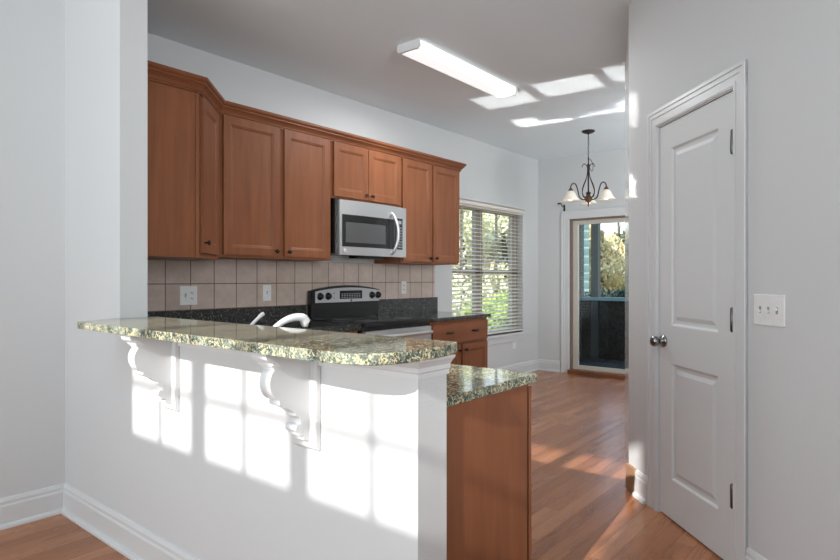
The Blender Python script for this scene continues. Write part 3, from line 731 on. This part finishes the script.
v = pw(1.188); plate('light_switch', 'wide white triple switch plate on the wall right of the pantry door', (v[0], v[1], 1.102), R(-135), .168, .118, 'ddu', 'switch')

# ------------------------------------------------------------------ ceiling light
root = thing('ceiling_light', 'long white fluorescent fixture mounted on the kitchen ceiling', 'ceiling light', (3.0, 2.572, H1))
bm = new()
def yz_prism(bm, poly, x0, x1):
    a = [bm.verts.new((x0, y, z)) for y, z in poly]; b = [bm.verts.new((x1, y, z)) for y, z in poly]; n = len(poly)
    bm.faces.new(a); bm.faces.new(b[::-1])
    for i in range(n): bm.faces.new((a[(i + 1) % n], a[i], b[i], b[(i + 1) % n]))
hull = [(-.088, 0), (-.093, -.035), (-.080, -.055), (-.035, -.062), (.035, -.062), (.080, -.055), (.093, -.035), (.088, 0)]
yz_prism(bm, hull, .022, 1.278); obj('diffuser', bm, DIFF, root)
lamp('fluorescent_tube_light', 'AREA', (3.65, 2.572, H1 - .075), (0, 0, -1), 26, (.95, .985, 1), shape='RECTANGLE', size=.16, size_y=1.2)
hull2 = [(-.092, 0), (-.097, -.037), (-.083, -.058), (.083, -.058), (.097, -.037), (.092, 0)]
bm = new(); yz_prism(bm, hull2, 0, .022); obj('end_cap', bm, TRIM, root)
bm = new(); yz_prism(bm, hull2, 1.278, 1.30); obj('end_cap', bm, TRIM, root)

# ------------------------------------------------------------------ chandelier
CX, CY = 6.04, 2.61
root = thing('chandelier', 'black iron three-arm chandelier with frosted shades over the breakfast corner', 'chandelier', (CX, CY, H1))
Z = lambda z: z - H1
bm = new(); lathe(bm, [(.07, 0), (.07, -.008), (.05, -.022), (.012, -.030), (.008, -.04), (0, -.042)], (0, 0, 0), 24); obj('canopy', bm, IRON, root)
bm = new()
k = 0; z = H1 - .035
while z > 2.52:
    a = k % 2 * math.pi / 2
    pts = [(math.cos(a) * .007 * math.cos(t), math.sin(a) * .007 * math.cos(t), Z(z - .016) + .017 * math.sin(t)) for t in [i * math.pi / 4 for i in range(9)]]
    tube(bm, pts, .0022, 5, False); z -= .027; k += 1
obj('chain', bm, IRON, root)
bm = new(); tube(bm, spline([(0, 0, Z(2.52)), (.05, -.01, Z(2.51)), (.075, -.02, Z(2.45)), (.05, -.02, Z(2.39)), (.02, -.01, Z(2.41)), (.015, 0, Z(2.46))], 6), .003, 6); obj('spare_cord', bm, IRON, root)
bm = new(); lathe(bm, [(0, Z(2.53)), (.006, Z(2.525)), (.006, Z(2.47)), (.014, Z(2.455)), (.014, Z(2.40)), (.008, Z(2.385)), (.008, Z(2.16)), (.02, Z(2.15)), (.012, Z(2.135)), (0, Z(2.13))], (0, 0, 0), 14); obj('stem', bm, IRON, root)
bm = new(); lathe(bm, [(0, Z(2.145)), (.018, Z(2.135)), (.026, Z(2.12)), (.040, Z(2.10)), (.043, Z(2.085)), (.032, Z(2.062)), (.014, Z(2.05)), (.008, Z(2.03)), (.004, Z(2.005)), (0, Z(2.0))], (0, 0, 0), 20); obj('hub', bm, COPPER, root)
va = math.atan2(-CY, -CX)                                      # direction back to the camera
sd = bm = None
for i, da in enumerate((60, -60, 180)):
    a = va + R(da); c, s_ = math.cos(a), math.sin(a)
    def P(r, z, o=0): return (c * r - s_ * o, s_ * r + c * o, Z(z))
    bm = new(); tube(bm, spline([P(.02, 2.09), P(.06, 2.075), P(.105, 2.10), P(.125, 2.17), P(.15, 2.235), P(.185, 2.245), P(.208, 2.215), P(.21, 2.19)], 7), .0065, 8); arm = obj('arm', bm, IRON, root)
    bm = new(); lathe(bm, [(0, Z(2.20)), (.012, Z(2.195)), (.028, Z(2.165)), (.028, Z(2.155)), (0, Z(2.155))], (c * .21, s_ * .21, 0), 16); obj('shade_holder', bm, COPPER, arm)
    bm = new(); lathe(bm, [(.028, Z(2.163)), (.042, Z(2.150)), (.058, Z(2.118)), (.074, Z(2.085)), (.096, Z(2.062)), (.093, Z(2.060)), (.071, Z(2.083)), (.055, Z(2.116)), (.039, Z(2.147)), (.026, Z(2.158))], (c * .21, s_ * .21, 0), 28)
    obj('lamp_shade', bm, SHADE, arm)
    bm = new(); lathe(bm, [(0, Z(2.155)), (.012, Z(2.15)), (.014, Z(2.12)), (.026, Z(2.09)), (.026, Z(2.075)), (.014, Z(2.062)), (0, Z(2.06))], (c * .21, s_ * .21, 0), 14); obj('bulb', bm, BULB, arm)
for i in range(4):
    a = va + R(45 + 90 * i); c, s_ = math.cos(a), math.sin(a)
    def P(r, z): return (c * r, s_ * r, Z(z))
    bm = new(); tube(bm, spline([P(.012, 2.40), P(.025, 2.32), P(.075, 2.22), P(.088, 2.16), P(.07, 2.115), P(.035, 2.105), P(.02, 2.13), P(.03, 2.155)], 6), .0045, 7); obj('scroll_rod', bm, IRON, root)
for sg in (1, -1):
    a = va + R(90) * sg; c, s_ = math.cos(a), math.sin(a)
    bm = new(); tube(bm, spline([(0, 0, Z(2.39)), (c * .02, s_ * .02, Z(2.45)), (c * .05, s_ * .05, Z(2.465)), (c * .065, s_ * .065, Z(2.43))], 6), .004, 6); obj('top_scroll', bm, IRON, root)

# ------------------------------------------------------------------ small things on the far wall and floor
root = thing('curtain_bracket', 'small black curtain rod bracket above the porch door corner', 'bracket', (XF, 3.40, 2.155), R(-90))
bm = new(); box(bm, -.012, .012, -.005, 0, -.055, .035, bev=.002); obj('wall_plate', bm, IRON, root)
bm = new(); tube(bm, spline([(0, -.004, .01), (0, -.06, .012), (0, -.085, .02), (0, -.09, .045)], 5), .006, 8); tube(bm, [(-.05, -.09, .045), (-.01, -.09, .045)], .012, 10); obj('hook', bm, IRON, root)
root = thing('floor_vent', 'brown slotted floor vent in front of the porch door', 'vent', (6.985, 2.985, 0))
bobj('vent_frame', SILLW, root, (-.055, .055, -.17, .17, 0.0005, .004), bev=.001)
bm = new()
for j in range(14): box(bm, -.04, .04, -.152 + j * .0225, -.140 + j * .0225, .0035, .0046)
obj('vent_slots', bm, GROOVE, root)

# ================================================================== outdoors
bm = new(); box(bm, 7.27, 60, -30, 40, -.5, -.3); box(bm, -3, 7.27, 3.96, 40, -.5, -.3)
tag(obj('ground', bm, GRASS), 'tan and green lawn outside the windows', 'ground', kind='structure')
root = thing('screened_porch', 'dark screened porch with teal rail outside the glass door', 'porch', (0, 0, 0))
bobj('porch_floor', CARPET, root, (7.265, 9.1, .4, 4.15, -.25, -.04))
bobj('knee_wall', SCREEN, root, (8.98, 9.03, .5, 4.06, -.04, .88), (7.30, 9.0, 4.01, 4.06, -.04, .88), (7.30, 9.0, .45, .5, -.04, .88))
bobj('rail', RAILC, root, (8.93, 9.08, .45, 4.10, .88, .935), (7.30, 8.93, 3.98, 4.10, .88, .935))
for y, w_ in ((3.71, .115), (3.99, .11), (2.2, .1), (.46, .12)): bobj('post', TEALP, root, (8.95, 9.06, y, y + w_, -.04, .88), (8.95, 9.06, y, y + w_, .935, 2.7))
bobj('porch_roof', TEAL, root, (7.27, 9.3, .3, 4.2, 2.7, 2.8))
bobj('header_beam', TEAL, root, (8.95, 9.06, .46, 4.1, 2.45, 2.7))
root = thing('neighbour_house', 'teal sided house wall seen through the left part of the glass door', 'house', (0, 0, 0))
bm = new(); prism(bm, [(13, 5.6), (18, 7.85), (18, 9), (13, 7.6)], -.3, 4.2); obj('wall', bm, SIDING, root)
wn = bobj('window', FRAMEC, root, (12.96, 13.0, 6.0, 6.08, .6, 2.2), (12.96, 13.0, 6.55, 6.63, .6, 2.2), (12.96, 13.0, 6.08, 6.55, .6, .68), (12.96, 13.0, 6.08, 6.55, 2.12, 2.2), (12.96, 13.0, 6.08, 6.55, 1.36, 1.42))
bobj('pane', BGLASS, wn, (12.975, 12.995, 6.08, 6.55, .68, 2.12))

def foliage(bm, blobs, n, size, rnd):
    for _ in range(n):
        cx_, cy_, cz_, rx, ry, rz_ = rnd.choice(blobs)
        while True:
            u = Vector((rnd.uniform(-1, 1), rnd.uniform(-1, 1), rnd.uniform(-1, 1)))
            if .35 < u.length < 1: break
        p = Vector((cx_ + u.x * rx, cy_ + u.y * ry, cz_ + u.z * rz_))
        q = Euler((rnd.uniform(0, 6.3), rnd.uniform(0, 6.3), rnd.uniform(0, 6.3))).to_matrix()
        s_ = size * rnd.uniform(.6, 1.3)
        bm.faces.new([bm.verts.new(p + q @ Vector(v)) for v in ((-s_, 0, 0), (0, -s_ * .5, 0), (s_, 0, 0), (0, s_ * .5, 0))])
def tree(name, label, cat, loc, h, w, n, size, mat, seed, group=None, tall=False, low=.25, tk=.9):
    rnd = random.Random(seed); root = thing(name, label, cat, loc, 0, group)
    bm = new(); tube(bm, spline([(0, 0, 0), (.05 * w, .02, h * .4), (-.03 * w, .03, h * tk)], 5), [.09 * w ** .5 * (1 - .07 * i) for i in range(11)], 8)
    for i in range(6):
        a = rnd.uniform(0, 6.3); z = h * tk * rnd.uniform(.3, .85); tube(bm, [(0, 0, z), (math.cos(a) * w * .3, math.sin(a) * w * .3, z + h * .12)], [.03, .012], 5)
    obj('trunk', bm, BARK, root)
    bl = []
    for i in range(9 if not tall else 7):
        z = h * (low + (1 - low) * i / 8) if not tall else h * rnd.uniform(.55, 1)
        k = math.sin(math.pi * min(1, (i + 1.2) / 9)) ** .6 if not tall else .6
        bl.append((rnd.uniform(-.35, .35) * w * k, rnd.uniform(-.35, .35) * w * k, z, w * .38 * k, w * .38 * k, h * (.13 if not tall else .06)))
    if tk < .6: bl = [(rnd.uniform(-.22, .22) * w, rnd.uniform(-.22, .22) * w, h * rnd.uniform(.38, .55), w * .34, w * .34, h * .42) for _ in range(9)]
    bm = new(); foliage(bm, bl, n, size, rnd); obj('foliage', bm, mat, root, recalc=False)
    return root
def at(px, d):                                        # a spot in the direction of the photo's column px, d metres away along the view
    s_, c = math.sin(R(39.406)), math.cos(R(39.406)); r = (px - 420) / 585.745 * d
    return (d * c + r * s_, d * s_ - r * c, -.3)
G = 'olive trees beyond the porch'
for i, (px, dd, h, w) in enumerate(((602, 19, 2.75, 2.4), (622, 21, 2.5, 2.8), (575, 23, 3.6, 3.2))):
    tree('olive_tree', ['yellow-olive bushy tree beyond the porch, behind the porch post', 'yellow-olive bushy tree beyond the porch under the open sky', 'yellow-olive tree seen narrowly between the sided house and the porch post'][i], 'tree', at(px, dd), h, w, 5200, .085, LEAFY, 30 + i)
tree('pine_tree', 'tall thin pine standing against the sky beyond the porch', 'tree', at(619, 27), 5.6, 2.0, 900, .10, LEAFP, 41, tall=True)
tree('evergreen_shrub', 'dark rounded evergreen shrub just beyond the porch rail', 'shrub', at(617, 12.6), 1.44, 1.9, 9000, .05, LEAFD, 43, low=.1, tk=.4)
for i, (px, dd, h, w) in enumerate(((462, 15, 3.4, 3.2), (482, 17, 3.6, 3.2), (505, 16, 3.3, 3.0))):
    tree('garden_tree', ['pale yellow tree outside the left sash of the kitchen window', 'pale yellow tree behind the centre post of the kitchen window', 'pale yellow tree outside the right sash of the kitchen window'][i], 'tree', at(px, dd), h, w, 4200, .09, LEAFY if i % 2 else leafm('pale_leaves_%d' % i, [(.50, .48, .22), (.80, .77, .50), (.92, .90, .75)]), 50 + i, low=.1)
for i, (px, dd, h, w) in enumerate(((494, 9.4, 1.35, 1.25), (514, 10.2, 1.45, 1.4), (466, 10.5, .95, 1.3))):
    tree('hedge_shrub', ['bright green leafy shrub low outside the right sash', 'bright green leafy shrub at the right edge of the window', 'low dull shrub outside the left sash'][i], 'shrub', at(px, dd), h, w, 5200, .045, LEAFG if i < 2 else LEAFD, 60 + i, low=.12, tk=.5)
